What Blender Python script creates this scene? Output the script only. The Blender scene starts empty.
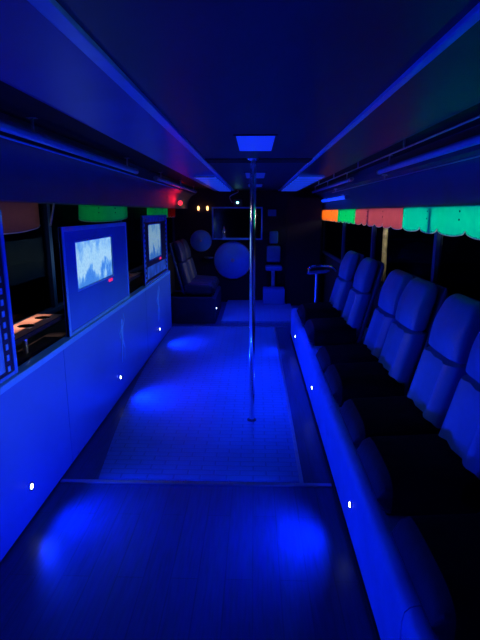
import bpy, bmesh, math, random
from mathutils import Vector, Matrix
random.seed(4)
PI = math.pi
sc = bpy.context.scene
COL = sc.collection

# ------------------------------------------------------------------ materials
def mat(name, color, rough=0.5, metal=0.0, spec=0.5, noise=0.0, nscale=20.0, bump=0.0, bscale=60.0, coat=0.0,
        stretch=(1, 1, 1), aniso=0.0, blue_cast=False):
    if blue_cast: color = (color[0] * .10, color[1] * .52, color[2])  # works the blue of the lamps into the base colour
    m = bpy.data.materials.new(name); m.use_nodes = True
    nt = m.node_tree; b = nt.nodes['Principled BSDF']
    b.inputs['Base Color'].default_value = (*color, 1)
    b.inputs['Roughness'].default_value = rough
    b.inputs['Metallic'].default_value = metal
    b.inputs['Specular IOR Level'].default_value = spec
    b.inputs['Coat Weight'].default_value = coat
    b.inputs['Anisotropic'].default_value = aniso
    tc = nt.nodes.new('ShaderNodeTexCoord'); mp = nt.nodes.new('ShaderNodeMapping')
    mp.inputs['Scale'].default_value = stretch
    nt.links.new(tc.outputs['Object'], mp.inputs['Vector'])
    n = nt.nodes.new('ShaderNodeTexNoise'); n.inputs['Scale'].default_value = nscale; n.inputs['Detail'].default_value = 5
    nt.links.new(mp.outputs[0], n.inputs['Vector'])
    r = nt.nodes.new('ShaderNodeValToRGB')
    k = noise if noise else 0.06
    r.color_ramp.elements[0].color = (*[c * (1 - k) for c in color], 1); r.color_ramp.elements[0].position = .3
    r.color_ramp.elements[1].color = (*[min(1, c * (1 + k)) for c in color], 1); r.color_ramp.elements[1].position = .7
    nt.links.new(n.outputs['Fac'], r.inputs[0]); nt.links.new(r.outputs[0], b.inputs['Base Color'])
    if bump:
        n2 = nt.nodes.new('ShaderNodeTexNoise'); n2.inputs['Scale'].default_value = bscale; n2.inputs['Detail'].default_value = 4
        nt.links.new(mp.outputs[0], n2.inputs['Vector'])
        bp = nt.nodes.new('ShaderNodeBump'); bp.inputs['Strength'].default_value = bump; bp.inputs['Distance'].default_value = .01
        nt.links.new(n2.outputs['Fac'], bp.inputs['Height']); nt.links.new(bp.outputs[0], b.inputs['Normal'])
    return m

def emit(name, color, strength, base=(.02, .02, .02)):
    m = mat(name, base, .3)
    b = m.node_tree.nodes['Principled BSDF']
    b.inputs['Emission Color'].default_value = (*color, 1); b.inputs['Emission Strength'].default_value = strength
    return m

M = {}
M['ceil'] = mat('ceiling_laminate', (.055, .058, .07), .45, noise=.08, nscale=3, blue_cast=True)
M['ceil_r'] = mat('duct_laminate_shaded', (.05, .03, .06), .42, noise=.10, nscale=4, blue_cast=True)  # darker copy: shade on the right duct is in the colour
M['ceil_l'] = mat('duct_laminate_lit', (.30, .20, .42), .42, noise=.10, nscale=4, blue_cast=True)  # paler copy: light reaching the left duct is in the colour
M['cove'] = mat('cove_laminate', (.085, .09, .11), .5, noise=.12, nscale=3, blue_cast=True)
M['trim'] = mat('pale_trim', (.85, .88, .95), .35, noise=.05, blue_cast=True)
M['black'] = mat('matt_black', (.012, .012, .014), .75, spec=.2)
M['wall_dark'] = mat('charcoal_wall', (.02, .02, .024), .7, spec=.2, noise=.2)
M['panel'] = mat('side_panel_laminate', (.45, .36, .60), .32, noise=.07, nscale=2.2, blue_cast=True)
M['ledge'] = mat('ledge_trim', (.78, .8, .85), .35, blue_cast=True)
M['carpet'] = mat('plinth_vinyl', (.50, .51, .56), .55, noise=.12, nscale=6, bump=.25, bscale=30, blue_cast=True)
M['seat'] = mat('seat_vinyl', (.36, .37, .42), .42, noise=.12, nscale=9, bump=.25, bscale=22, blue_cast=True)
M['seat_side'] = mat('seat_side_vinyl', (.10, .10, .12), .5, noise=.1, blue_cast=True)
M['cushion'] = mat('shaded_cushion_fabric', (.006, .006, .008), .8, spec=.08, noise=.25, nscale=14, bump=.4, bscale=25)  # near-black fabric that also holds the shade over the cushion tops
M['cushfront'] = mat('cushion_front_lit', (.018, .02, .026), .6, spec=.15, noise=.2, blue_cast=True, bump=.3, bscale=18)  # paler than the tops, carrying the light on the rolled fronts
M['chrome'] = mat('chrome', (.85, .86, .9), .12, 1.0)
M['steel'] = mat('brushed_steel', (.6, .62, .66), .33, 1.0, noise=.1)
M['disc'] = mat('satin_disc', (.9, .92, .98), .38, .3, noise=.06, aniso=.75, blue_cast=True)
M['tube'] = mat('satin_tube', (.7, .72, .78), .3, .3, blue_cast=True)
M['acryl'] = mat('acrylic_panel', (.42, .42, .75), .16, noise=.06, nscale=3, coat=.5, blue_cast=True)
M['rim'] = mat('panel_rim', (.75, .78, .86), .3, blue_cast=True)
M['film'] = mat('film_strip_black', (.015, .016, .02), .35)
M['film_pic'] = mat('film_picture', (.7, .6, .9), .3, noise=.6, nscale=9, blue_cast=True)
M['perf'] = mat('film_perforation', (.75, .8, .9), .35, blue_cast=True)
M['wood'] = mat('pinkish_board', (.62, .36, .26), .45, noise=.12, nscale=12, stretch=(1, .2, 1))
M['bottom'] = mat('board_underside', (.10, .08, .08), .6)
M['post'] = mat('window_post_paint', (.07, .075, .10), .5, blue_cast=True)
M['silhouette'] = mat('pale_silhouette', (.85, .87, .9), .4, blue_cast=True)
M['seatdark'] = mat('rear_seat_dimmed', (.028, .028, .034), .6, noise=.15, blue_cast=True)  # coach seat colour darkened to carry the dimness of the far corner
M['box'] = mat('pale_box', (.40, .42, .46), .5, blue_cast=True)
M['pole_out'] = mat('weathered_post', (.62, .55, .36), .8, noise=.5, nscale=14, bump=.4)
M['asphalt'] = mat('asphalt', (.04, .04, .04), .9, noise=.3)
M['gold'] = mat('dark_housing', (.05, .05, .06), .4)
M['bright_led'] = emit('led_lens', (.55, .75, 1.0), 14)
M['amber'] = emit('amber_bulb', (1.0, .42, .14), 5)
M['spark'] = emit('projector_lens', (.25, .9, 1.0), 10)
M['redlamp'] = emit('red_lamp_lens', (1.0, .02, .05), 2.2)
M['lamp_panel'] = emit('ceiling_lamp_diffuser', (.003, .028, 1.0), .75, (.3, .3, .34))
M['lamp_far'] = emit('ceiling_lamp_dim', (.003, .028, 1.0), .20, (.3, .3, .34))
M['tube_lit'] = emit('blue_tube', (.002, .045, 1.0), 1.3, (.3, .3, .34))

# vinyl plank floor, coarse planks along the bus
def floor_mat():
    m = bpy.data.materials.new('vinyl_plank_floor'); m.use_nodes = True; nt = m.node_tree
    b = nt.nodes['Principled BSDF']; tc = nt.nodes.new('ShaderNodeTexCoord'); mp = nt.nodes.new('ShaderNodeMapping')
    mp.inputs['Rotation'].default_value = (0, 0, PI / 2)
    nt.links.new(tc.outputs['Object'], mp.inputs[0])
    br = nt.nodes.new('ShaderNodeTexBrick'); br.inputs['Scale'].default_value = 1
    br.inputs['Brick Width'].default_value = .9; br.inputs['Row Height'].default_value = .12; br.inputs['Mortar Size'].default_value = .003
    br.inputs['Color1'].default_value = (.04, .11, .21, 1); br.inputs['Color2'].default_value = (.045, .13, .24, 1); br.inputs['Mortar'].default_value = (.03, .09, .16, 1)  # plank colours also carry the blue of the lamps
    nt.links.new(mp.outputs[0], br.inputs['Vector'])
    mp2 = nt.nodes.new('ShaderNodeMapping'); mp2.inputs['Scale'].default_value = (14, 1.2, 1); nt.links.new(tc.outputs['Object'], mp2.inputs[0])
    n = nt.nodes.new('ShaderNodeTexNoise'); n.inputs['Scale'].default_value = 5; n.inputs['Detail'].default_value = 6; nt.links.new(mp2.outputs[0], n.inputs['Vector'])
    mx = nt.nodes.new('ShaderNodeMixRGB'); mx.blend_type = 'MULTIPLY'; mx.inputs[0].default_value = .75
    nt.links.new(br.outputs['Color'], mx.inputs[1]); nt.links.new(n.outputs['Color'], mx.inputs[2]); nt.links.new(mx.outputs[0], b.inputs['Base Color'])
    b.inputs['Roughness'].default_value = .36
    bp = nt.nodes.new('ShaderNodeBump'); bp.inputs['Strength'].default_value = .15; bp.inputs['Distance'].default_value = .004
    nt.links.new(n.outputs['Fac'], bp.inputs['Height']); nt.links.new(bp.outputs[0], b.inputs['Normal'])
    return m
M['floor'] = floor_mat()

def mat_mat():
    m = bpy.data.materials.new('ribbed_rubber_mat'); m.use_nodes = True; nt = m.node_tree
    b = nt.nodes['Principled BSDF']; tc = nt.nodes.new('ShaderNodeTexCoord')
    n = nt.nodes.new('ShaderNodeTexNoise'); n.inputs['Scale'].default_value = 3; n.inputs['Detail'].default_value = 7; nt.links.new(tc.outputs['Object'], n.inputs['Vector'])
    r = nt.nodes.new('ShaderNodeValToRGB'); r.color_ramp.elements[0].color = (.07, .24, .36, 1); r.color_ramp.elements[1].color = (.10, .36, .56, 1)  # rubber colours include the blue cast of the lamps
    nt.links.new(n.outputs['Fac'], r.inputs[0]); nt.links.new(r.outputs[0], b.inputs['Base Color'])
    b.inputs['Roughness'].default_value = .42
    vo = nt.nodes.new('ShaderNodeTexBrick'); vo.inputs['Scale'].default_value = 1; vo.inputs['Brick Width'].default_value = .16
    vo.inputs['Row Height'].default_value = .055; vo.inputs['Mortar Size'].default_value = .007; vo.inputs['Mortar Smooth'].default_value = .5
    nt.links.new(tc.outputs['Object'], vo.inputs['Vector'])
    vo.inputs['Color1'].default_value = (1, 1, 1, 1); vo.inputs['Color2'].default_value = (.93, .93, .93, 1); vo.inputs['Mortar'].default_value = (.66, .66, .66, 1)
    mx = nt.nodes.new('ShaderNodeMixRGB'); mx.blend_type = 'MULTIPLY'; mx.inputs[0].default_value = 1; nt.links.new(r.outputs[0], mx.inputs[1]); nt.links.new(vo.outputs['Color'], mx.inputs[2]); nt.links.new(mx.outputs[0], b.inputs['Base Color'])
    bp = nt.nodes.new('ShaderNodeBump'); bp.inputs['Strength'].default_value = .9; bp.inputs['Distance'].default_value = .004; bp.invert = True
    nt.links.new(vo.outputs['Fac'], bp.inputs['Height']); nt.links.new(bp.outputs[0], b.inputs['Normal'])
    return m
M['mat'] = mat_mat()

def glass_mat():
    m = bpy.data.materials.new('tinted_window_glass'); m.use_nodes = True; nt = m.node_tree
    for n in list(nt.nodes):
        if n.type != 'OUTPUT_MATERIAL': nt.nodes.remove(n)
    out = nt.nodes['Material Output']
    t = nt.nodes.new('ShaderNodeBsdfTransparent'); t.inputs[0].default_value = (.78, .78, .78, 1)
    g = nt.nodes.new('ShaderNodeBsdfGlossy'); g.inputs['Roughness'].default_value = .04; g.inputs[0].default_value = (.15, .15, .15, 1)
    lw = nt.nodes.new('ShaderNodeLayerWeight'); lw.inputs[0].default_value = .5
    pw = nt.nodes.new('ShaderNodeMath'); pw.operation = 'POWER'; pw.inputs[1].default_value = 4; nt.links.new(lw.outputs['Facing'], pw.inputs[0])
    f = nt.nodes.new('ShaderNodeMath'); f.operation = 'MULTIPLY_ADD'; f.inputs[1].default_value = .25; f.inputs[2].default_value = .015; nt.links.new(pw.outputs[0], f.inputs[0])
    mx = nt.nodes.new('ShaderNodeMixShader')
    nt.links.new(f.outputs[0], mx.inputs[0]); nt.links.new(t.outputs[0], mx.inputs[1]); nt.links.new(g.outputs[0], mx.inputs[2]); nt.links.new(mx.outputs[0], out.inputs[0])
    return m
M['glass'] = glass_mat()

def cloth(name, color):
    m = bpy.data.materials.new(name); m.use_nodes = True; nt = m.node_tree
    for n in list(nt.nodes):
        if n.type != 'OUTPUT_MATERIAL': nt.nodes.remove(n)
    out = nt.nodes['Material Output']
    tc = nt.nodes.new('ShaderNodeTexCoord'); no = nt.nodes.new('ShaderNodeTexNoise'); no.inputs['Scale'].default_value = 18; no.inputs['Detail'].default_value = 4
    nt.links.new(tc.outputs['Object'], no.inputs['Vector'])
    r = nt.nodes.new('ShaderNodeValToRGB'); r.color_ramp.elements[0].color = (*[c * .8 for c in color], 1); r.color_ramp.elements[1].color = (*color, 1)
    nt.links.new(no.outputs['Fac'], r.inputs[0])
    t = nt.nodes.new('ShaderNodeBsdfTranslucent'); d = nt.nodes.new('ShaderNodeBsdfDiffuse'); mx = nt.nodes.new('ShaderNodeMixShader'); mx.inputs[0].default_value = .35
    nt.links.new(r.outputs[0], t.inputs[0]); nt.links.new(r.outputs[0], d.inputs[0])
    nt.links.new(t.outputs[0], mx.inputs[1]); nt.links.new(d.outputs[0], mx.inputs[2]); nt.links.new(mx.outputs[0], out.inputs[0])
    return m
M['teal'] = cloth('teal_cloth', (.01, .72, .50)); M['green'] = cloth('green_cloth', (.02, .70, .28)); M['mauve'] = cloth('mauve_cloth', (.62, .24, .22))
M['orange'] = cloth('orange_cloth', (.98, .42, .09)); M['brown'] = cloth('brown_cloth', (.26, .15, .12)); M['redc'] = cloth('red_cloth', (.4, .03, .03))
M['piping'] = cloth('pale_piping', (.8, .8, .7))

def screen_mat(name, strength, seed):
    """A lit video screen: pale haze over a dark concert crowd."""
    m = bpy.data.materials.new(name); m.use_nodes = True; nt = m.node_tree; L = nt.links
    b = nt.nodes['Principled BSDF']; b.inputs['Base Color'].default_value = (.02, .02, .03, 1); b.inputs['Roughness'].default_value = .2
    tc = nt.nodes.new('ShaderNodeTexCoord'); sp = nt.nodes.new('ShaderNodeSeparateXYZ'); L.new(tc.outputs['Generated'], sp.inputs[0])
    mp = nt.nodes.new('ShaderNodeMapping'); mp.inputs['Location'].default_value = (seed, seed, 0); mp.inputs['Scale'].default_value = (1, 8, 2.2); L.new(tc.outputs['Generated'], mp.inputs[0])
    n = nt.nodes.new('ShaderNodeTexNoise'); n.inputs['Scale'].default_value = 1.2; n.inputs['Detail'].default_value = 4; L.new(mp.outputs[0], n.inputs['Vector'])
    # crowd height test: z + noise
    a = nt.nodes.new('ShaderNodeMath'); a.operation = 'MULTIPLY_ADD'; a.inputs[1].default_value = -1.5; L.new(n.outputs['Fac'], a.inputs[0]); L.new(sp.outputs['Z'], a.inputs[2])
    r = nt.nodes.new('ShaderNodeValToRGB'); e = r.color_ramp.elements
    e[0].position = 0; e[0].color = (.06, .26, .85, 1); e[1].position = 1; e[1].color = (.12, .38, .95, 1)
    x = r.color_ramp.elements.new(.12); x.color = (.16, .45, .95, 1)
    x = r.color_ramp.elements.new(.26); x.color = (.42, .72, 1, 1)
    x = r.color_ramp.elements.new(.6); x.color = (.38, .70, 1, 1)
    a2 = nt.nodes.new('ShaderNodeMath'); a2.operation = 'ADD'; a2.inputs[1].default_value = .62; L.new(a.outputs[0], a2.inputs[0]); L.new(a2.outputs[0], r.inputs[0])
    # small specks (heads, arms)
    v = nt.nodes.new('ShaderNodeTexNoise'); v.inputs['Scale'].default_value = 7; v.inputs['Detail'].default_value = 3; L.new(mp.outputs[0], v.inputs['Vector'])
    vr = nt.nodes.new('ShaderNodeValToRGB'); vr.color_ramp.elements[0].position = .38; vr.color_ramp.elements[0].color = (.6, .7, .88, 1); vr.color_ramp.elements[1].position = .55; vr.color_ramp.elements[1].color = (1, 1, 1, 1)
    L.new(v.outputs['Fac'], vr.inputs[0])
    mx = nt.nodes.new('ShaderNodeMixRGB'); mx.blend_type = 'MULTIPLY'; mx.inputs[0].default_value = .6; L.new(r.outputs[0], mx.inputs[1]); L.new(vr.outputs[0], mx.inputs[2])
    L.new(mx.outputs[0], b.inputs['Emission Color']); b.inputs['Emission Strength'].default_value = strength
    return m
M['video1'] = screen_mat('video_picture_pale', .95, 0.3); M['video2'] = screen_mat('video_picture_blue', .5, 3.1)
M['logo'] = emit('pink_standby_mark', (1.0, .03, .25), .8)

# emissive stripes along y, painting the bright blue reflections on the ceiling
def shine_mat():
    m = emit('striped_blue_shine', (.002, .05, 1), .6, (.3, .3, .34)); nt = m.node_tree; b = nt.nodes['Principled BSDF']
    tc = nt.nodes.new('ShaderNodeTexCoord'); w = nt.nodes.new('ShaderNodeTexWave'); w.bands_direction = 'Y'; w.inputs['Scale'].default_value = .9; w.inputs['Distortion'].default_value = 2
    nt.links.new(tc.outputs['Object'], w.inputs['Vector'])
    r = nt.nodes.new('ShaderNodeMapRange'); r.inputs['To Min'].default_value = .10; r.inputs['To Max'].default_value = .85
    nt.links.new(w.outputs['Fac'], r.inputs['Value']); nt.links.new(r.outputs[0], b.inputs['Emission Strength'])
    return m
M['ceil_shine'] = shine_mat()

# ------------------------------------------------------------------ mesh helpers
def build(name, bm, m, parent=None, smooth=False, loc=None):
    bmesh.ops.recalc_face_normals(bm, faces=bm.faces)
    me = bpy.data.meshes.new(name); bm.to_mesh(me); bm.free()
    o = bpy.data.objects.new(name, me); COL.objects.link(o)
    me.materials.append(M[m] if isinstance(m, str) else m)
    if smooth:
        for p in me.polygons: p.use_smooth = True
        try: me.set_sharp_from_angle(angle=math.radians(40))
        except Exception: pass
    if loc: o.location = loc
    if parent: o.parent = parent
    return o
def box(bm, x0, x1, y0, y1, z0, z1, bev=0.0):
    t = bmesh.new()
    bmesh.ops.create_cube(t, size=1)
    bmesh.ops.scale(t, vec=(abs(x1 - x0), abs(y1 - y0), abs(z1 - z0)), verts=t.verts)
    bmesh.ops.translate(t, vec=((x0 + x1) / 2, (y0 + y1) / 2, (z0 + z1) / 2), verts=t.verts)
    if bev: bmesh.ops.bevel(t, geom=t.edges[:], offset=bev, segments=2, affect='EDGES', profile=.6)
    me = bpy.data.meshes.new('tmp'); t.to_mesh(me); t.free(); bm.from_mesh(me); bpy.data.meshes.remove(me)
    return bm
def nb(*a, **k): return box(bmesh.new(), *a, **k)
def loft(bm, rings, cap=True, closed=False):
    vs = [[bm.verts.new(p) for p in r] for r in rings]
    n = len(rings[0]); K = len(vs)
    for i in range(K if closed else K - 1):
        a, b = vs[i], vs[(i + 1) % K]
        for j in range(n):
            bm.faces.new((a[j], a[(j + 1) % n], b[(j + 1) % n], b[j]))
    if cap and not closed:
        bm.faces.new(vs[0][::-1]); bm.faces.new(vs[-1])
    return bm
def tube(bm, pts, r, n=14):
    pts = [Vector(p) for p in pts]; rings = []
    up = Vector((0, 0, 1))
    for i, p in enumerate(pts):
        d = (pts[min(i + 1, len(pts) - 1)] - pts[max(i - 1, 0)]).normalized()
        a = d.cross(up)
        if a.length < .05: a = d.cross(Vector((0, 1, 0)))
        a.normalize(); b = d.cross(a).normalized()
        rr = r[i] if isinstance(r, (list, tuple)) else r
        rings.append([p + (a * math.cos(2 * PI * k / n) + b * math.sin(2 * PI * k / n)) * rr for k in range(n)])
    return loft(bm, rings)
def smooth_path(pts, k=6):
    P = [Vector(p) for p in pts]; out = []
    for i in range(len(P) - 1):
        p0, p1, p2, p3 = P[max(i - 1, 0)], P[i], P[i + 1], P[min(i + 2, len(P) - 1)]
        for s in range(k):
            t = s / k
            out.append(.5 * ((2 * p1) + (p2 - p0) * t + (2 * p0 - 5 * p1 + 4 * p2 - p3) * t * t + (3 * p1 - p0 - 3 * p2 + p3) * t ** 3))
    out.append(P[-1]); return out
def lathe(bm, prof, axis='Z', n=48, c=(0, 0, 0)):
    """prof: (radius, height) list. axis: direction of height"""
    rings = []
    for r, h in prof:
        ring = []
        for k in range(n):
            a = 2 * PI * k / n; u, v = r * math.cos(a), r * math.sin(a)
            p = {'Z': (u, v, h), 'Y': (u, h, v), 'X': (h, u, v)}[axis]
            ring.append((p[0] + c[0], p[1] + c[1], p[2] + c[2]))
        rings.append(ring)
    return loft(bm, rings)
def sweep_y(bm, prof, y0, y1, n=1):
    """closed cross-section (x,z) extruded along y"""
    rings = [[(x, y0 + (y1 - y0) * i / n, z) for x, z in prof] for i in range(n + 1)]
    return loft(bm, rings)
def struct(o): o['kind'] = 'structure'; return o
def tag(o, label, cat, group=None, kind=None):
    o['label'] = label; o['category'] = cat
    if group: o['group'] = group
    if kind: o['kind'] = kind
    return o
def thing(name, label, cat, loc=(0, 0, 0), rz=0, group=None):
    o = bpy.data.objects.new(name, None); COL.objects.link(o); o.location = loc; o.rotation_euler = (0, 0, rz); o.empty_display_size = .1
    return tag(o, label, cat, group)
def copy_tree(root, loc, rz, label, group=None):
    r = root.copy(); COL.objects.link(r); r.location = loc; r.rotation_euler = (0, 0, rz); r['label'] = label
    if group: r['group'] = group
    for ch in list(root.children):
        c = ch.copy(); COL.objects.link(c); c.parent = r
        for g in list(ch.children):
            d = g.copy(); COL.objects.link(d); d.parent = c
    return r

# ------------------------------------------------------------------ dimensions (metres, +Y forward along the bus)
Y0, Y1 = -2.6, 8.45
ZC = 1.93
LX = -1.15          # face of the left half-height panel
WL, WR = -1.42, 1.20
PX = .475           # face of the seat plinth

# ---- setting
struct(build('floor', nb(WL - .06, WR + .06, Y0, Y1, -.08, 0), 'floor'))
# centre ceiling
struct(build('ceiling', nb(-.35, .392, Y0, 3.47, ZC, ZC + .05), 'ceil'))
struct(build('ceiling', nb(-.35, .392, 3.72, Y1, ZC, ZC + .05), 'ceil'))
struct(build('ceiling_joint', nb(-.35, .392, 3.47, 3.72, ZC - .006, ZC + .05), 'black')).name = 'trim_joint'
struct(build('roof', nb(WL - .06, WR + .06, Y0, Y1, ZC + .09, ZC + .13), 'black')).name = 'ceiling_roof'
n_trim = 0
def trim(bm, m, **k):
    global n_trim; n_trim += 1
    return struct(build('trim_%d' % n_trim, bm, m, **k))
trim(nb(-.388, -.35, Y0, Y1, ZC - .012, ZC + .05, bev=.003), 'trim')
trim(nb(.392, .416, Y0, Y1, ZC - .012, ZC + .05, bev=.003), 'trim')
# duct undersides outside the strips
def duct(s, xa, xb, m):
    prof = [(xa, ZC + .004), (xb - .02 * s, ZC - .012), (xb, ZC - .008), (xb, ZC + .06), (xa, ZC + .06)]
    return trim(sweep_y(bmesh.new(), prof, Y0, Y1), m)
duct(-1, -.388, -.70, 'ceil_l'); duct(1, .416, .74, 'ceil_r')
# dark recess above the tubes
trim(nb(-1.02, -.70, Y0, Y1, ZC + .03, ZC + .06), 'black'); trim(nb(.74, 1.04, Y0, Y1, ZC + .03, ZC + .06), 'black')
# coves from the recess down to the window heads
def cove(s, x_in, x_out, z_top, z_bot, wall):
    pts = []
    for i in range(13):
        a = i / 12 * PI / 2
        pts.append((s * (x_in + (x_out - x_in) * math.sin(a)), z_bot + (z_top - z_bot) * math.cos(a)))
    pts.append((s * x_out, z_bot)); 
    back = [(s * wall, z_bot), (s * wall, ZC + .09), (s * x_in, ZC + .09)]
    o = trim(sweep_y(bmesh.new(), pts + back, Y0, Y1, 1), 'cove', smooth=True)
    return o
cove(-1, 1.02, 1.16, 1.86, 1.625, 1.48); cove(1, 1.02, 1.15, 1.85, 1.595, 1.26)

# walls
def side_wall(name, xw, s, sill, head, posts, pw=.025):
    """lower wall, upper rail"""
    bm = bmesh.new(); x0, x1 = (xw - .06, xw) if s < 0 else (xw, xw + .06)
    box(bm, x0, x1, Y0, Y1, 0, sill)
    struct(build(name, bm, 'wall_dark'))
    k = 0
    for i in range(len(posts) - 1):
        a, b = posts[i], posts[i + 1]
        globals()['nwin'] = globals().get('nwin', 0) + 1
        w = bpy.data.objects.new('window_%d' % nwin, None); COL.objects.link(w); w['kind'] = 'structure'; w.location = (xw, (a + b) / 2, sill)
        f = bmesh.new(); hh = head - sill; L = (b - a) / 2
        box(f, -.02, .02, -L, -L + pw, 0, hh, .004); box(f, -.02, .02, L - pw, L, 0, hh, .004)
        box(f, -.03, .03, -L, L, 0, .035, .004)
        build('window_frame', f, 'post', w)
        build('pane', nb(-.004 + s * .01, .004 + s * .01, -L + pw, L - pw, .03, hh), 'glass', w)
side_wall('wall_left', WL, -1, .88, 1.64, [Y0, -.9, .6, 1.7, 3.30, 5.1, 6.7, Y1])
side_wall('wall_right', WR, 1, .88, 1.61, [Y0, -.9, .8, 2.05, 3.22, 4.95, 6.6, Y1])
struct(build('wall_front', nb(WL - .06, WR + .06, Y1, Y1 + .06, 0, ZC + .13), 'wall_dark'))
struct(build('wall_back', nb(WL - .06, WR + .06, Y0 - .06, Y0, 0, ZC + .13), 'wall_dark'))

# ---- floor mat and its metal edge strips
mo = [(.275, 2.58), (.275, 6.50), (LX + .01, 6.50), (LX + .01, 5.1)] + [(LX + .01 + .21 * (i / 12) ** 1.6, 5.1 - 2.52 * i / 12) for i in range(1, 13)]  # left edge curves in so bare floor darkens the unlit strip
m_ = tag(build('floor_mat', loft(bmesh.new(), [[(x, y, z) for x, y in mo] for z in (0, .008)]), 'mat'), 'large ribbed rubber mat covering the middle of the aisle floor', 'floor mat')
trim(nb(.275, .298, 2.56, 6.52, 0, .011, .003), 'steel')
trim(nb(LX + .005, .46, 2.535, 2.565, 0, .010, .003), 'steel')
trim(nb(LX + .3, .46, 6.515, 6.54, 0, .012, .003), 'steel')
# low platform at the front of the bus
struct(build('floor_platform', nb(-.48, .62, 6.75, Y1, 0, .035, .004), 'mat')).name = 'floor_raised'

# ---- left half-height panel
lp = thing('side_panel', 'long half-height blue lit partition running along the left of the aisle', 'partition', (LX, 0, 0))
for a, b in ((-2.55, .6), (.605, 2.75), (2.755, 4.98), (4.985, 6.40)):
    build('panel_board', nb(-.035, 0, a, b, .012, .765, .002), 'panel', lp)
build('top_ledge', nb(-.055, .012, -2.55, 6.42, .765, .80, .005), 'ledge', lp)
build('end_post', nb(-.06, .006, 6.40, 6.45, 0, .80, .004), 'panel', lp)
# thin pale dancer shapes raised on the panel face
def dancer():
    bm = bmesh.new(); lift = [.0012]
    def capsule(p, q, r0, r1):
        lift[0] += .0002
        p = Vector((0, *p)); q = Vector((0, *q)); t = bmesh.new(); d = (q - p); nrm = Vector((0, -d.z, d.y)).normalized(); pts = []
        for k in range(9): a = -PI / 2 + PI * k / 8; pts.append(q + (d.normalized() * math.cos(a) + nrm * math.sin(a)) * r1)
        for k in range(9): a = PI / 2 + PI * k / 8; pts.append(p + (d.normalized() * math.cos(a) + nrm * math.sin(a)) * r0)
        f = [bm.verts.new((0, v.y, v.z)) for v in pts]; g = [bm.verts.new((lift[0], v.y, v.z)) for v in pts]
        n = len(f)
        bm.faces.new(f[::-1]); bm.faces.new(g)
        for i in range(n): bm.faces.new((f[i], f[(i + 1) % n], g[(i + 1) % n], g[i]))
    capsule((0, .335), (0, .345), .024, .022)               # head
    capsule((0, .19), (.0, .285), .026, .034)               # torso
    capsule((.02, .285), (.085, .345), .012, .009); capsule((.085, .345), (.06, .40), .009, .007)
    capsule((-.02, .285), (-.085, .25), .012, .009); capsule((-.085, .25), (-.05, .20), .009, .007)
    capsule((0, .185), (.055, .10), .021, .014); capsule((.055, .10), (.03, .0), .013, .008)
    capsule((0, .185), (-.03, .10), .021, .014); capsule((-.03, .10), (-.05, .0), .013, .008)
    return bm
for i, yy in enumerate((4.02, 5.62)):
    d = tag(build('dancer_silhouette', dancer(), 'silhouette', loc=(LX + .0005, yy, .30)), ('pale dancing figure silhouette on left partition above the middle low light', 'pale dancing figure silhouette at the far end of the left partition')[i], 'silhouette', 'dancing figure silhouettes')

# ---- low recessed lights
LEDL = [(-1.0), .55, 2.20, 3.88, 5.62]
LEDR = [(-1.0), .50, 2.09, 3.68, 5.31]
BLUE = (.0018, .022, 1.0)
def lamp(kind, name, loc, energy, color=BLUE, rot=(0, 0, 0), **k):
    l = bpy.data.lights.new(name, kind); l.energy = energy; l.color = color
    for a, v in k.items(): setattr(l, a, v)
    o = bpy.data.objects.new(name, l); COL.objects.link(o); o.location = loc; o.rotation_euler = rot
    return o
def aim(o, target):
    o.rotation_euler = (Vector(target) - o.location).to_track_quat('-Z', 'Y').to_euler(); return o
def led(x, y, z, s, label, group, power, spread=84):
    t = thing('recessed_light', label, 'light', (x, y, z), 0, group)
    bm = lathe(bmesh.new(), [(.013, -.004 * s), (.024, -.004 * s), (.024, .003 * s), (.019, .006 * s), (.013, .004 * s)], 'X', 24)
    build('bezel', bm, 'steel', t, True)
    build('lens', lathe(bmesh.new(), [(.001, -.002 * s), (.013, -.002 * s), (.013, .006 * s), (.008, .009 * s), (.001, .0095 * s)], 'X', 20), 'bright_led', t, True)
    l = lamp('SPOT', 'light_beam', (x + s * .022, y, z), power, spot_size=math.radians(150), spot_blend=1.0, shadow_soft_size=.012)
    aim(l, (x + s * 2, y, z + .12))
    return t
nm = ['nearest', 'second nearest', 'middle']
PL = 60
labelsL = {2: 'small bright round light low on left partition, nearest the camera', 3: 'small bright round light low on left partition below the first video screen', 4: 'small bright round light low on left partition, nearest its far end'}
for i, y in enumerate(LEDL):
    led(LX + .001, y, .185, 1, labelsL.get(i, 'small bright round light low on left partition beside the camera'), 'low lights on the left partition', PL * (.3, .6, 1.15, 1.25, 1.25)[i])
labelsR = {2: 'small bright round light on the seat plinth, nearest the camera', 3: 'small bright round light in the middle of the seat plinth', 4: 'small bright round light on the seat plinth, farthest away'}
for i, y in enumerate(LEDR):
    led(PX - .001, y, .185, -1, labelsR.get(i, 'small bright round light on the seat plinth beside the camera'), 'low lights on the seat plinth', PL * (.3, .45, 1.4, .10, .4)[i])

# ---- seat plinth on the right
pt = thing('seat_plinth', 'long boxed-in plinth carrying the row of seats on the right', 'plinth', (PX, 0, 0))
def plinth_seg(a, b, off=0):
    prof = [(0 + off, 0), (-.004 + off, .31), (.002 + off, .345), (.02 + off, .365), (.05, .372), (.72, .372), (.72, 0)]
    return sweep_y(bmesh.new(), prof, a, b, 1)
for a, b in ((-2.5, 1.28), (1.285, 2.88), (2.885, 4.40), (4.405, 6.05)):
    build('front_board', plinth_seg(a, b), 'carpet', pt, True)
trimr = build('foot_rail', nb(-.012, .0, -2.5, 6.05, 0, .03, .003), 'black', pt)

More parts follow.
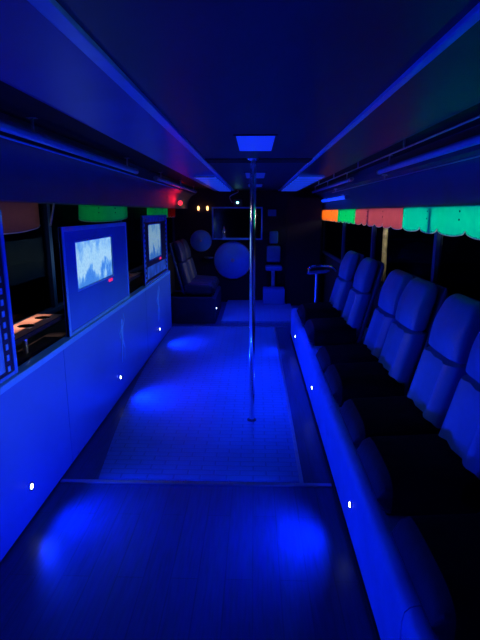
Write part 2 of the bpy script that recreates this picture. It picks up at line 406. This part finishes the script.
# ---- coach seats.  local: origin on plinth line at floor, seat faces -X, width along Y
def sgnpow(v, e): return math.copysign(abs(v) ** e, v)
def slab(bm, v0, v1, nv, W, front, thick, chan, round_top=.05, round_bot=.03, n=44):
    """padded slab following the reclined back line; v = height"""
    rings = []
    for i in range(nv + 1):
        t = i / nv; z = v0 + (v1 - v0) * t
        e = 1.0
        dt, db = (v1 - z), (z - v0)
        if dt < round_top: e = math.sqrt(max(0, 1 - (1 - dt / round_top) ** 2)) * .94 + .06
        if db < round_bot: e = min(e, math.sqrt(max(0, 1 - (1 - db / round_bot) ** 2)) * .9 + .1)
        w = W(t) * (.88 + .12 * e); th = thick * (.25 + .75 * e); cx = front(z) + thick / 2
        ring = []
        for k in range(n):
            a = 2 * PI * k / n
            ca, sa = math.cos(a), math.sin(a)
            y = w * sgnpow(sa, .45); x = -th / 2 * sgnpow(ca, .45)
            if ca > .15: x -= chan(y / max(w, 1e-4), t) * e
            ring.append((cx + x, y, z))
        rings.append(ring)
    return loft(bm, rings)
def fx(z):   # front surface of the back: X against height (local x from plinth face)
    return .36 + (z - .48) * .26
def make_seat(name, label, group, mseat='seat', mcush='cushion'):
    t = thing(name, label, 'seat', (0, 0, 0), 0, group)
    W = .195
    low = slab(bmesh.new(), .42, .875, 22, lambda s: W * (1 - .02 * s), fx, .12,
               lambda u, s: .022 * (1 - u * u) - .010 * math.exp(-((abs(u) - .42) / .07) ** 2) + .014 * math.exp(-((abs(u) - .72) / .16) ** 2), .03, .03)
    build('backrest', low, mseat, t, True)
    top = slab(bmesh.new(), .865, 1.155, 18, lambda s: W * (.97 - .16 * s ** 3), lambda z: fx(z) - .006, .105,
               lambda u, s: .018 * (1 - u * u) * math.sin(PI * min(1, s * 1.1 + .05)) + .01 * math.exp(-((s - .5) / .3) ** 2), .06, .025)
    build('headrest', top, mseat, t, True)
    # shell behind
    bk = slab(bmesh.new(), .40, 1.13, 18, lambda s: W * (1.0 - .08 * s ** 3), lambda z: fx(z) + .105, .05, lambda u, s: 0, .06, .03)
    build('back_shell', bk, 'seat_side', t, True)
    # cushion: superellipse rings along x, rolled front
    rings = []; N = 16
    for i in range(N + 1):
        s = i / N; x = .012 + .43 * s
        e = math.sqrt(max(0, 1 - (1 - min(1, s / .16)) ** 2)) * .93 + .07
        if s > .93: e = min(e, .85)
        zc = .468 + .015 * s; hh = (.082 + .015 * s) * e; w = W * (.9 + .1 * e) * 1.12
        ring = []
        for k in range(40):
            a = 2 * PI * k / 40; y = w * sgnpow(math.cos(a), .4); z = hh * sgnpow(math.sin(a), .5)
            if math.sin(a) > 0: z += .012 * (1 - (y / w) ** 2) * e
            ring.append((x, y, zc + z))
        rings.append(ring)
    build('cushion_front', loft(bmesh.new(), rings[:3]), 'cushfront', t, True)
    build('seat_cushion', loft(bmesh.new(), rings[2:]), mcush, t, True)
    build('base', nb(.06, .42, -.17, .17, .374, .40, .01), 'black', t)
    return t
seat_y = [(5.22, 'blue-lit vinyl coach seat farthest away in the right row, beside the chrome armrest'),
          (4.42, 'blue-lit vinyl coach seat second from the far end of the right row'),
          (3.46, 'coach seat on the right, far one of the middle pair, below the mauve valance'),
          (3.00, 'blue-lit vinyl coach seat on the right, near one of the middle pair'),
          (2.37, 'large near blue-lit vinyl coach seat on the right below the teal valance'),
          (1.90, 'blue-lit vinyl coach seat cut off by the right edge of the photo'),
          (1.30, 'dark seat cushion in the bottom right corner, nearer than all seatbacks'),
          (.80, 'dark seat cushion nearest the camera at the right bottom edge')]
s0 = make_seat('coach_seat', seat_y[0][1], 'coach seats along the right side')
s0.location = (PX, seat_y[0][0], 0)
for y, lab in seat_y[1:]:
    copy_tree(s0, (PX, y, 0), 0, lab)
# left rear seats facing the aisle (mirrored)
sl = make_seat('coach_seat', 'dim coach seat at the far left beyond the partition', 'dim seats at the far left', 'seatdark', 'seatdark')
sl.location = (-.56, 7.05, 0); sl.rotation_euler = (0, 0, PI)
copy_tree(sl, (-.56, 7.56, 0), PI, 'dimmer coach seat at the far left, beside the small round disc')
pl2 = tag(build('seat_plinth', sweep_y(bmesh.new(), [(-.56, 0), (-.56, .35), (-.60, .372), (-1.25, .372), (-1.25, 0)], 6.72, 7.95), 'seatdark'), 'short dark plinth under the dim seats at the far left', 'plinth')
led(-.559, 6.86, .20, 1, 'tiny bright light on the short plinth at the far left', 'low light on the far plinth', 3)

# armrests
def armrest(y, label, full=True):
    t = thing('armrest', label, 'armrest', (PX + .12, y, .10), 0, None)
    arm = smooth_path([(.36, 0, .80), (.30, 0, .845), (.15, 0, .855), (.06, 0, .84), (.035, 0, .80), (.06, 0, .765)])
    build('arm_tube', tube(bmesh.new(), arm, .013), 'chrome', t, True)
    build('arm_pad', sweep_x_pad(), 'seat', t, True)
    build('upright', tube(bmesh.new(), [(.13, 0, .274), (.13, 0, .79)], .016), 'steel', t, True)
    return t
def sweep_x_pad():
    rings = []
    for i in range(9):
        s = i / 8; x = .02 + .26 * s; e = math.sqrt(1 - (2 * s - 1) ** 6) * .8 + .2 if 0 < s < 1 else .3
        rings.append([(x, .03 * e * math.cos(2 * PI * k / 16), .80 + .02 * e * math.sin(2 * PI * k / 16) - .03 * (1 - s)) for k in range(16)])
    return loft(bmesh.new(), rings)
armrest(5.62, 'curved chrome armrest at the far end of the right seat row')

# ---- dance pole
p = thing('dance_pole', 'vertical chrome dance pole in the middle of the aisle', 'pole', (-.015, 3.44, 0))
build('pole_shaft', tube(bmesh.new(), [(0, 0, .012), (0, 0, ZC)], .0215, 32), 'chrome', p, True)
build('floor_flange', lathe(bmesh.new(), [(.02, .008), (.036, .008), (.036, .013), (.028, .020), (.0215, .022)], 'Z', 32), 'gold', p, True)
build('ceiling_flange', lathe(bmesh.new(), [(.02, ZC - .02), (.03, ZC - .018), (.045, ZC - .006), (.045, ZC), (.02, ZC)], 'Z', 32), 'chrome', p, True)

# ---- ceiling lamps
def ceil_lamp(y0, y1, label, m='lamp_panel'):
    t = thing('ceiling_lamp', label, 'ceiling lamp', (.0, (y0 + y1) / 2, ZC), 0, 'rectangular lamps along the middle of the ceiling')
    L = (y1 - y0) / 2
    f = bmesh.new(); w = .106
    box(f, -w, w, -L, -L + .012, -.006, 0, .001); box(f, -w, w, L - .012, L, -.006, 0, .001); box(f, -w, -w + .012, -L + .012, L - .012, -.006, 0, .001); box(f, w - .012, w, -L + .012, L - .012, -.006, 0, .001)
    build('frame', f, 'ceil', t); build('diffuser', nb(-w + .012, w - .012, -L + .012, L - .012, -.004, 0), m, t)
    return t
ceil_lamp(2.42, 3.04, 'rectangular blue ceiling lamp nearest, above and before the dance pole')
ceil_lamp(4.62, 5.42, 'second blue ceiling lamp, just beyond the dance pole', 'lamp_far')
ceil_lamp(6.5, 7.3, 'third and farthest small blue ceiling lamp', 'lamp_far')
ceil_lamp(-.6, .1, 'rectangular ceiling lamp above the camera')
# glowing striped sheets painting the blue ceiling reflections near the front
for s, xa, xb, lab in ((-1, -.60, -.40, 'painted striped blue reflection in the left ceiling near the front'), (1, .43, .68, 'painted striped blue reflection in the right ceiling near the front')):
    tag(build('ceiling_shine', nb(xa, xb, 4.9, 8.2, ZC - .028, ZC - .014, .003), 'ceil_shine'), lab, 'ceiling light')

# ---- tubes along the ducts, on brackets
def rail(name, label, x, z, y0, y1, r, m='tube', group='satin tubes under the ducts', hang=.05, step=1.4, thin=False):
    t = thing(name, label, 'tube', (x, y0, z), 0, group)
    L = y1 - y0
    build('tube', tube(bmesh.new(), [(0, 0, 0), (0, L, 0)], r, 20), m, t, True)
    if not thin:
        for yy in (0, L):
            build('end_cap', tube(bmesh.new(), [(0, yy - .02, 0), (0, yy + .02, 0)], r * 1.15, 20), 'steel', t, True)
    k = int(L // step) + 1
    for i in range(k):
        yy = .25 + i * (L - .5) / max(1, k - 1)
        b = bmesh.new()
        tube(b, smooth_path([(0, yy, r * .6), (.0, yy, hang * .5), (.0, yy, hang + .012)], 3), .006, 8)
        box(b, -.02, .02, yy - .015, yy + .015, hang, hang + .012, .002)
        build('bracket', b, 'steel', t)
    return t
rail('duct_tube', 'long satin tube under the left duct, nearest', -.95, 1.885, -1.2, 3.95, .019, hang=.073)
rail('duct_tube', 'shorter satin tube under the left duct, farther end', -.95, 1.885, 4.75, 7.9, .019, hang=.073)
rail('duct_tube', 'long satin tube under the right duct, nearest', .95, 1.872, -1.2, 3.85, .020, hang=.086)
rail('duct_tube', 'shorter satin tube under the right duct, farther end', .93, 1.88, 4.85, 8.0, .017, hang=.078)
rail('thin_rail', 'thin wire rail along the inner edge of the right duct', .755, 1.885, -1.0, 6.2, .005, 'steel', 'thin wire rails', .073, 1.2, True)
rail('thin_rail', 'thin wire rail below the nearest tube on the right', 1.005, 1.815, -1.0, 6.5, .004, 'steel', 'thin wire rails', .030, 2.0, True)
rail('thin_rail', 'thin wire rail below the nearest tube on the left', -1.005, 1.862, -1.0, 6.5, .005, 'trim', 'thin wire rails', .0, 9.0, True)
rail('light_tube', 'bright blue light tube above the orange valance', 1.10, 1.745, 6.0, 8.1, .022, 'tube_lit', 'light tubes over the windows', .03, 1.4)
lamp('POINT', 'red_glow', (-1.06, 7.15, 1.70), 1.2, (1, .01, .04), shadow_soft_size=.03)
rl = tag(build('red_lamp', lathe(bmesh.new(), [(.002, 0), (.03, 0), (.035, .03), (.03, .06), (.002, .07)], 'Y', 20), 'redlamp', None, True, loc=(-1.10, 7.2, 1.70)), 'small red lamp over the far left window', 'lamp')

# ---- scalloped valances
def valance(x, s, y0, y1, z0, z1, m, label, sc_n, side='right'):
    t = thing('window_valance', label, 'valance', (x, y0, z0), 0, 'scalloped cloth valances over the %s windows' % side)
    L = y1 - y0; N = max(24, int(L * 60)); H = z1 - z0
    def wav(y): return .006 * math.sin(y * 9.0 + x) + .003 * math.sin(y * 23)
    def bot(y):
        u = (y / L * sc_n) % 1.0
        return .036 * (1 - math.sqrt(max(0, 1 - (2 * u - 1) ** 2)) ** .8)
    bm = bmesh.new(); F = []; B = []
    for i in range(N + 1):
        y = L * i / N; zb = bot(y)
        F.append([(wav(y) * (1 - k / 4) , y, zb + (H - zb) * k / 4) for k in range(5)])
    ring = []
    for i in range(N + 1):
        f = [Vector(p) for p in F[i]]; ring.append([(p.x + .001, p.y, p.z) for p in f] + [(p.x - .001, p.y, p.z) for p in reversed(f)])
    loft(bm, ring); build('cloth', bm, m, t, True)
    pts = [(wav(L * i / N), L * i / N, bot(L * i / N)) for i in range(N + 1)]
    build('edge_piping', tube(bmesh.new(), pts, .0032, 6), 'piping', t, True)
    for k in range(1, max(2, int(L / .45)) + 0):
        yy = L * k / max(2, int(L / .45))
        for zz in (.55 * H, .82 * H):
            build('snap_button', lathe(bmesh.new(), [(.001, -s * .004), (.006, -s * .004), (.006, s * .001), (.001, s * .001)], 'X', 10, (wav(yy) - s * .001, yy, zz)), 'black', t)
    return t
VR = 1.13
valance(VR, 1, 1.2, 3.78, 1.435, 1.605, 'teal', 'long teal scalloped valance over the near right window', 7)
valance(VR, 1, 3.80, 5.56, 1.435, 1.605, 'mauve', 'dull mauve scalloped valance between the teal and green ones', 6)
valance(VR, 1, 5.58, 6.72, 1.435, 1.605, 'green', 'short bright green scalloped valance on the right near the front', 5)
valance(VR, 1, 6.74, 8.35, 1.435, 1.605, 'orange', 'orange scalloped valance farthest on the right', 6)
VL = -1.345
valance(VL, -1, .8, 3.02, 1.455, 1.63, 'brown', 'brown scalloped valance over the left window, nearest', 3, 'left')
valance(VL, -1, 3.72, 5.15, 1.485, 1.63, 'green', 'green scalloped valance behind the first video screen', 1, 'left')
valance(VL, -1, 6.10, 7.55, 1.485, 1.63, 'green', 'small green valance piece beside the far video screen', 8, 'left')
valance(VL, -1, 7.58, 8.30, 1.485, 1.63, 'redc', 'dark red valance piece at the far left corner', 4, 'left')
tag(build('hanging_strap', tube(bmesh.new(), smooth_path([(-1.30, 3.16, 1.63), (-1.30, 3.12, 1.56), (-1.29, 3.05, 1.49)]), .006, 8), 'steel', None, True), 'thin pale strap hanging beside the brown valance', 'strap')

# ---- left screens
def screen_frame(y0, y1, z0, z1, sy0, sy1, sz0, sz1, vid, label, film=False):
    X = LX - .012
    t = thing('video_screen', label, 'video screen', (X, y0, z0), 0, 'video screens standing on the left partition')
    L, H = y1 - y0, z1 - z0
    a, b, c, d = sy0 - y0, sy1 - y0, sz0 - z0, sz1 - z0
    # board with an opening for the screen
    bm = bmesh.new(); mB = 'acryl' if not film else 'film'
    box(bm, -.016, 0, .0, a, 0, H); box(bm, -.016, 0, b, L, 0, H); box(bm, -.016, 0, a, b, 0, c); box(bm, -.016, 0, a, b, d, H)
    build('surround_board', bm, mB, t)
    r = bmesh.new(); w = .03
    box(r, -.018, .006, 0, w, 0, H, .003); box(r, -.018, .006, L - w, L, 0, H, .003); box(r, -.018, .006, w, L - w, H - w, H, .003); box(r, -.018, .006, w, L - w, 0, w * .7, .003)
    build('rim', r, 'rim' if not film else 'acryl', t)
    s = build('screen', nb(-.016, -.006, a, b, c, d), vid, t)
    bz = bmesh.new(); q = .014
    box(bz, -.012, .003, a - q, a, c - q, d + q, .002); box(bz, -.012, .003, b, b + q, c - q, d + q, .002); box(bz, -.012, .003, a, b, d, d + q, .002); box(bz, -.012, .003, a, b, c - q, c, .002)
    build('bezel', bz, 'rim' if not film else 'acryl', t)
    build('standby_mark', nb(.0, .006, b - .13, b - .04, c - .045, c - .022, .002), 'logo', t)
    if film:
        n = 13
        pf = bmesh.new()
        for yy in (.075, L - .075):
            for k in range(n):
                zz = .05 + k * (H - .10) / (n - 1)
                box(pf, -.002, .004, yy - .022, yy + .022, zz - .014, zz + .014, .004)
        build('perforations', pf, 'perf', t)['kind'] = 'stuff'
        pc = bmesh.new()
        box(pc, -.002, .003, .14, L - .14, .05, c - .07, .003); box(pc, -.002, .003, .14, L - .14, d + .03, H - .03, .003)
        build('film_picture', pc, 'film_pic', t)
    return t
screen_frame(2.89, 4.36, .80, 1.482, 3.10, 3.90, 1.07, 1.375, 'video1', 'large glossy blue framed panel with a bright pale video screen in it')
screen_frame(5.02, 6.38, .80, 1.535, 5.28, 5.98, 1.05, 1.43, 'video2', 'film strip patterned panel with a smaller blue video screen, far left', True)
# near film strip panel
fp = thing('film_strip_panel', 'tall film strip patterned blue panel at the left edge of the photo', 'panel', (LX - .012, .625, .80))
build('board', nb(-.03, 0, 0, 1.575, 0, .775, .002), 'film', fp)
rb = bmesh.new()
box(rb, -.036, .006, 1.555, 1.585, 0, .78, .003); box(rb, -.036, .006, 0, 1.555, .755, .78, .003); box(rb, -.036, .006, 0, 1.555, 0, .022, .003)
build('rim', rb, 'acryl', fp)
pf = bmesh.new()
for k in range(14): box(pf, 0, .004, 1.497, 1.522, .045 + k * .053 - .014, .045 + k * .053 + .014, .004)
build('perforations', pf, 'perf', fp)['kind'] = 'stuff'
for k, (a, b) in enumerate(((.04, .265), (.275, .50), (.525, .74))):
    f = build('film_picture', nb(0, .003, .12, 1.475, a, b, .002), 'film_pic', fp)
    g = bmesh.new(); lathe(g, [(.07, 0), (.085, 0), (.085, .004), (.07, .004)], 'X', 32, (.002, 1.36, (a + b) / 2)); build('round_motif', g, 'perf', f)

# ---- drink shelves in the window recess
def drink_shelf(y0, y1, holes, label):
    t = thing('drink_shelf', label, 'shelf', (-1.30, (y0 + y1) / 2, .935), 0, 'drink shelves in the left window recess')
    L = (y1 - y0) / 2; W = .085; r = .040
    # board = grid with circular holes made from ring patches
    bm = bmesh.new(); step = 2 * L / holes
    for h in range(holes):
        cy = -L + step * (h + .5); n = 32
        outer = []; inner = []
        for k in range(n):
            a = 2 * PI * k / n + PI / 4; ca, sa = math.cos(a), math.sin(a)
            q = 1 / max(abs(ca), abs(sa)); outer.append((W * ca * q, cy + step / 2 * sa * q)); inner.append((r * ca, cy + r * sa))
        vo = [bm.verts.new((x, y, 0)) for x, y in outer]; vi = [bm.verts.new((x, y, 0)) for x, y in inner]
        wo = [bm.verts.new((x, y, -.018)) for x, y in outer]; wi = [bm.verts.new((x, y, -.018)) for x, y in inner]
        for k in range(n):
            j = (k + 1) % n
            bm.faces.new((vo[k], vo[j], vi[j], vi[k])); bm.faces.new((wo[k], wi[k], wi[j], wo[j])); bm.faces.new((vi[k], vi[j], wi[j], wi[k])); bm.faces.new((vo[k], wo[k], wo[j], vo[j]))
    bmesh.ops.remove_doubles(bm, verts=bm.verts, dist=.0005)
    build('board', bm, 'wood', t)
    for h in range(holes):
        cy = -L + step * (h + .5)
        cup = lathe(bmesh.new(), [(r + .006, .003), (r + .006, 0), (r - .001, 0), (r - .003, -.05), (r - .005, -.05), (r - .003, .003)], 'Z', 28, (0, cy, 0))
        build('cup_ring', cup, 'chrome', t, True)
    for s in (-.45, .35):
        build('support_leg', tube(bmesh.new(), [(.0, L * s * 1.0, -.018), (.0, L * s, -.16)], .014, 14), 'steel', t, True)
    build('edge_band', nb(W, W + .006, -L, L, -.024, .001, .001), 'black', t)
    return t
drink_shelf(1.85, 2.95, 5, 'pinkish drink shelf with cup holes between the near film panel and first screen')
drink_shelf(4.20, 5.16, 5, 'drink shelf glimpsed between the two video screens')
lg = tag(build('recess_floor', nb(WL, LX - .06, -2.5, 6.42, .745, .785), 'wall_dark'), 'dark sill behind the left partition', 'sill')
lg['kind'] = 'structure'; lg.name = 'trim_sill'

# ---- front (far) end of the bus
FY = Y1
def disc(x, z, r, label):
    t = thing('round_disc', label, 'disc', (x, FY - .0175, z), 0, 'round satin discs on the far wall')
    prof = [(.004, -.050), (r * .18, -.048), (r * .6, -.038), (r * .93, -.022), (r * .985, -.012), (r, 0), (r * .9, .015), (.004, .018)]
    o = build('disc_face', lathe(bmesh.new(), prof, 'Y', 64), 'disc', t, True)
    nt = M['disc'].node_tree
    build('rim', lathe(bmesh.new(), [(r * .985, -.014), (r * 1.0, -.02), (r * 1.02, -.012), (r * 1.02, .01), (r * .985, .01)], 'Y', 64), 'steel', t, True)
    build('hub', lathe(bmesh.new(), [(.004, -.062), (r * .08, -.060), (r * .1, -.05), (r * .1, -.04), (.004, -.04)], 'Y', 32), 'steel', t, True)
    return t
tg = M['disc'].node_tree.nodes.new('ShaderNodeTangent'); tg.direction_type = 'RADIAL'; tg.axis = 'Y'
M['disc'].node_tree.links.new(tg.outputs[0], M['disc'].node_tree.nodes['Principled BSDF'].inputs['Tangent'])
disc(-.385, .745, .325, 'large round satin metal disc on the far wall below the framed mirror')
disc(-.935, 1.08, .185, 'small round satin disc on the far wall, left of the framed mirror')
# framed mirror
mt = thing('framed_mirror', 'wide dark framed mirror on the far wall above the large disc', 'mirror', (-.305, FY - .01, 1.10))
f = bmesh.new()
for a in ((-.435, -.41, 0, .555), (.41, .435, 0, .555), (-.41, .41, .53, .555), (-.41, .41, 0, .025)):
    box(f, a[0], a[1], -.04, .005, a[2], a[3], .003)
build('frame', f, 'trim', mt); build('glass', nb(-.41, .41, -.01, .0, .025, .53), mat('dark_mirror', (.18, .19, .22), .08, 1.0), mt)
tag(build('display_shelf', nb(-.56, -.02, FY - .16, FY - .052, 1.105, 1.135, .004), 'trim'), 'narrow pale shelf along the bottom of the framed mirror', 'shelf')
# bottle on shelf
def bottle(x, y, z, label):
    o = build('bottle', lathe(bmesh.new(), [(.002, 0), (.030, 0), (.032, .01), (.032, .11), (.028, .13), (.012, .155), (.011, .19), (.013, .195), (.002, .2)], 'Z', 24), 'chrome', None, True, loc=(x, y, z))
    return tag(o, label, 'bottle')
bottle(-.53, FY - .105, 1.135, 'small shiny bottle on the left end of the shelf under the mirror')
# warm lamps
for x, lab in ((-.97, 'left one of two small amber lamps high on the far wall'), (-.815, 'right one of two small amber lamps high on the far wall')):
    t = thing('amber_lamp', lab, 'lamp', (x, FY, 1.625), 0, 'amber lamps on the far wall')
    build('socket', nb(-.022, .022, -.03, 0, -.07, -.02, .004), 'gold', t)
    build('bulb', lathe(bmesh.new(), [(.002, -.03), (.012, -.025), (.019, .0), (.017, .025), (.008, .042), (.002, .045)], 'Z', 20, (0, -.03, 0)), 'amber', t, True)
# little projector light
t = thing('party_projector', 'small party projector with a cyan lens above the framed mirror', 'projector', (-.29, FY - .25, 1.72))
build('body', nb(-.07, .07, -.05, .12, -.05, .05, .01), 'gold', t)
build('bracket', tube(bmesh.new(), smooth_path([(-.09, .03, 0), (-.13, .03, .10), (.0, .03, .17), (.0, .03, .21)]), .008, 8), 'steel', t, True)
build('lens', lathe(bmesh.new(), [(.002, -.064), (.014, -.06), (.017, -.05), (.017, -.045), (.002, -.045)], 'Y', 20), 'spark', t, True)
# folding attendant seat
t = thing('attendant_seat', 'narrow upright seat with headrest on the far wall, right of the pole', 'seat', (.325, FY, 0))
build('headrest', nb(-.075, .075, -.10, 0, 1.04, 1.25, .03), 'seat', t, True)
bmx = bmesh.new(); box(bmx, -.12, .12, -.10, 0, .72, 1.0, .03); build('backrest', bmx, 'seat', t, True)
build('seat_cushion', nb(-.14, .14, -.36, -.02, .60, .67, .02), 'seat', t, True)
build('support', nb(-.03, .03, -.09, 0, .30, .62, .008), 'steel', t)
tag(build('storage_box', nb(.145, .51, FY - .42, FY - .08, .035, .295, .012), 'box', None, True), 'pale square box on the raised floor below the upright seat', 'box')
tag(build('wall_speaker', nb(.22, .36, FY - .1, FY, 1.50, 1.61, .01), 'box', None, True), 'small pale box high on the far wall, right of the pole', 'speaker')
# small round ledge
tag(build('round_tray', lathe(bmesh.new(), [(.002, -.012), (.08, -.012), (.088, 0), (.088, .008), (.08, .004), (.002, .003)], 'Z', 32), 'steel', None, True, loc=(-.80, FY - .085, .80)), 'small round tray on the far wall below the small disc', 'tray')
# black partition right front
pb = thing('black_bulkhead', 'tall black bulkhead at the far right, behind the seat row', 'bulkhead', (.86, 8.15, 0))
build('board', nb(-.30, .24, -.02, .02, .0, 1.80, .004), 'black', pb); build('edge_post', nb(-.33, -.30, -.03, .03, 0, 1.80, .004), 'black', pb)

# ---- outside
tag(build('road', nb(-12, 12, -6, 25, -1.1, -1.0), 'asphalt'), 'dark asphalt outside the bus windows', 'road', kind='structure').name = 'floor_outside'
po = thing('outdoor_post', 'pale weathered post outside, seen through the right window', 'post', (1.98, 7.45, -1.0))
build('shaft', tube(bmesh.new(), [(0, 0, 0), (.01, 0, 1.2), (0, .01, 2.2), (.01, 0, 4.0)], [.045, .04, .038, .033], 16), 'pole_out', po, True)
build('cap', lathe(bmesh.new(), [(.002, 4.06), (.03, 4.04), (.045, 4.0), (.045, 3.98), (.002, 3.98)], 'Z', 16), 'pole_out', po, True)

# ------------------------------------------------------------------ lights
def area(name, loc, sx, sy, energy, color, target, spread=180):
    l = lamp('AREA', name, loc, energy, color, shape='RECTANGLE', size=sx, size_y=sy, spread=math.radians(spread)); return aim(l, target)
# added strip lights outside, kept narrow to light only the valance cloth
def outside_strip(x, s, ya, yb, z, energy, color=(1, .95, .85)):
    l = lamp('AREA', 'valance_fill', (x, (ya + yb) / 2, z), energy, color, shape='RECTANGLE', size=yb - ya, size_y=.10, spread=math.radians(64))
    # local -Z towards -s*X, local X along Y
    m = Matrix(((0, 0, s), (1, 0, 0), (0, s, 0))).to_4x4()
    l.rotation_euler = m.to_euler(); return l
outside_strip(1.50, 1, 1.0, 5.6, 1.52, 17)
outside_strip(1.50, 1, 5.6, 8.3, 1.52, 12)
outside_strip(-1.72, -1, 1.0, 3.1, 1.55, 3.2)
outside_strip(-1.72, -1, 3.8, 8.2, 1.56, 3.2)
for yy, e in ((2.1, 330), (2.3, 330), (2.5, 330), (2.7, 330), (2.88, 250), (4.8, 200)):
    aim(lamp('SPOT', 'outside_fill', (-1.75, yy, 2.60), e, (1, .55, .42), spot_size=math.radians(13), spot_blend=.8, shadow_soft_size=.02), (-1.31, yy, .935))  # unseen tight spots added to brighten the drink shelves
aim(lamp('SPOT', 'outside_fill', (1.85, 6.7, 2.3), 90, (1, .9, .65), spot_size=math.radians(24), spot_blend=.5, shadow_soft_size=.05), (1.98, 7.45, 1.2))  # unseen spot added to brighten the outdoor post
# blue glow of the ceiling lamps, aimed at the aisle floor
area('ceiling_glow', (0, 2.72, ZC - .03), .2, .6, 7, BLUE, (0, 3.9, 0), 60)
area('ceiling_glow', (0, 5.02, ZC - .03), .2, .7, 15, BLUE, (0, 4.2, 0), 56)
area('ceiling_glow', (0, 6.9, ZC - .03), .2, .7, 18, BLUE, (0, 6.9, 0), 120)
area('tube_glow', (1.07, 7.05, 1.72), 1.9, .03, .8, (.01, .12, 1), (1.14, 7.05, 1.5))

w = bpy.data.worlds.new('night'); sc.world = w; w.use_nodes = True
w.node_tree.nodes['Background'].inputs[0].default_value = (.0, .002, .02, 1); w.node_tree.nodes['Background'].inputs[1].default_value = .05

# ------------------------------------------------------------------ camera
cam = bpy.data.cameras.new('camera'); co = bpy.data.objects.new('camera', cam); COL.objects.link(co); sc.camera = co
cam.sensor_width = 36; cam.lens = 27; cam.clip_start = .02; cam.clip_end = 100
co.location = (0, 0, 1.57); co.rotation_euler = (math.radians(90 - 12.68), 0, math.radians(1.75))
vs = sc.view_settings; vs.view_transform = 'Standard'; vs.look = 'None'; vs.gamma = 1; vs.use_curve_mapping = False; vs.exposure = 0
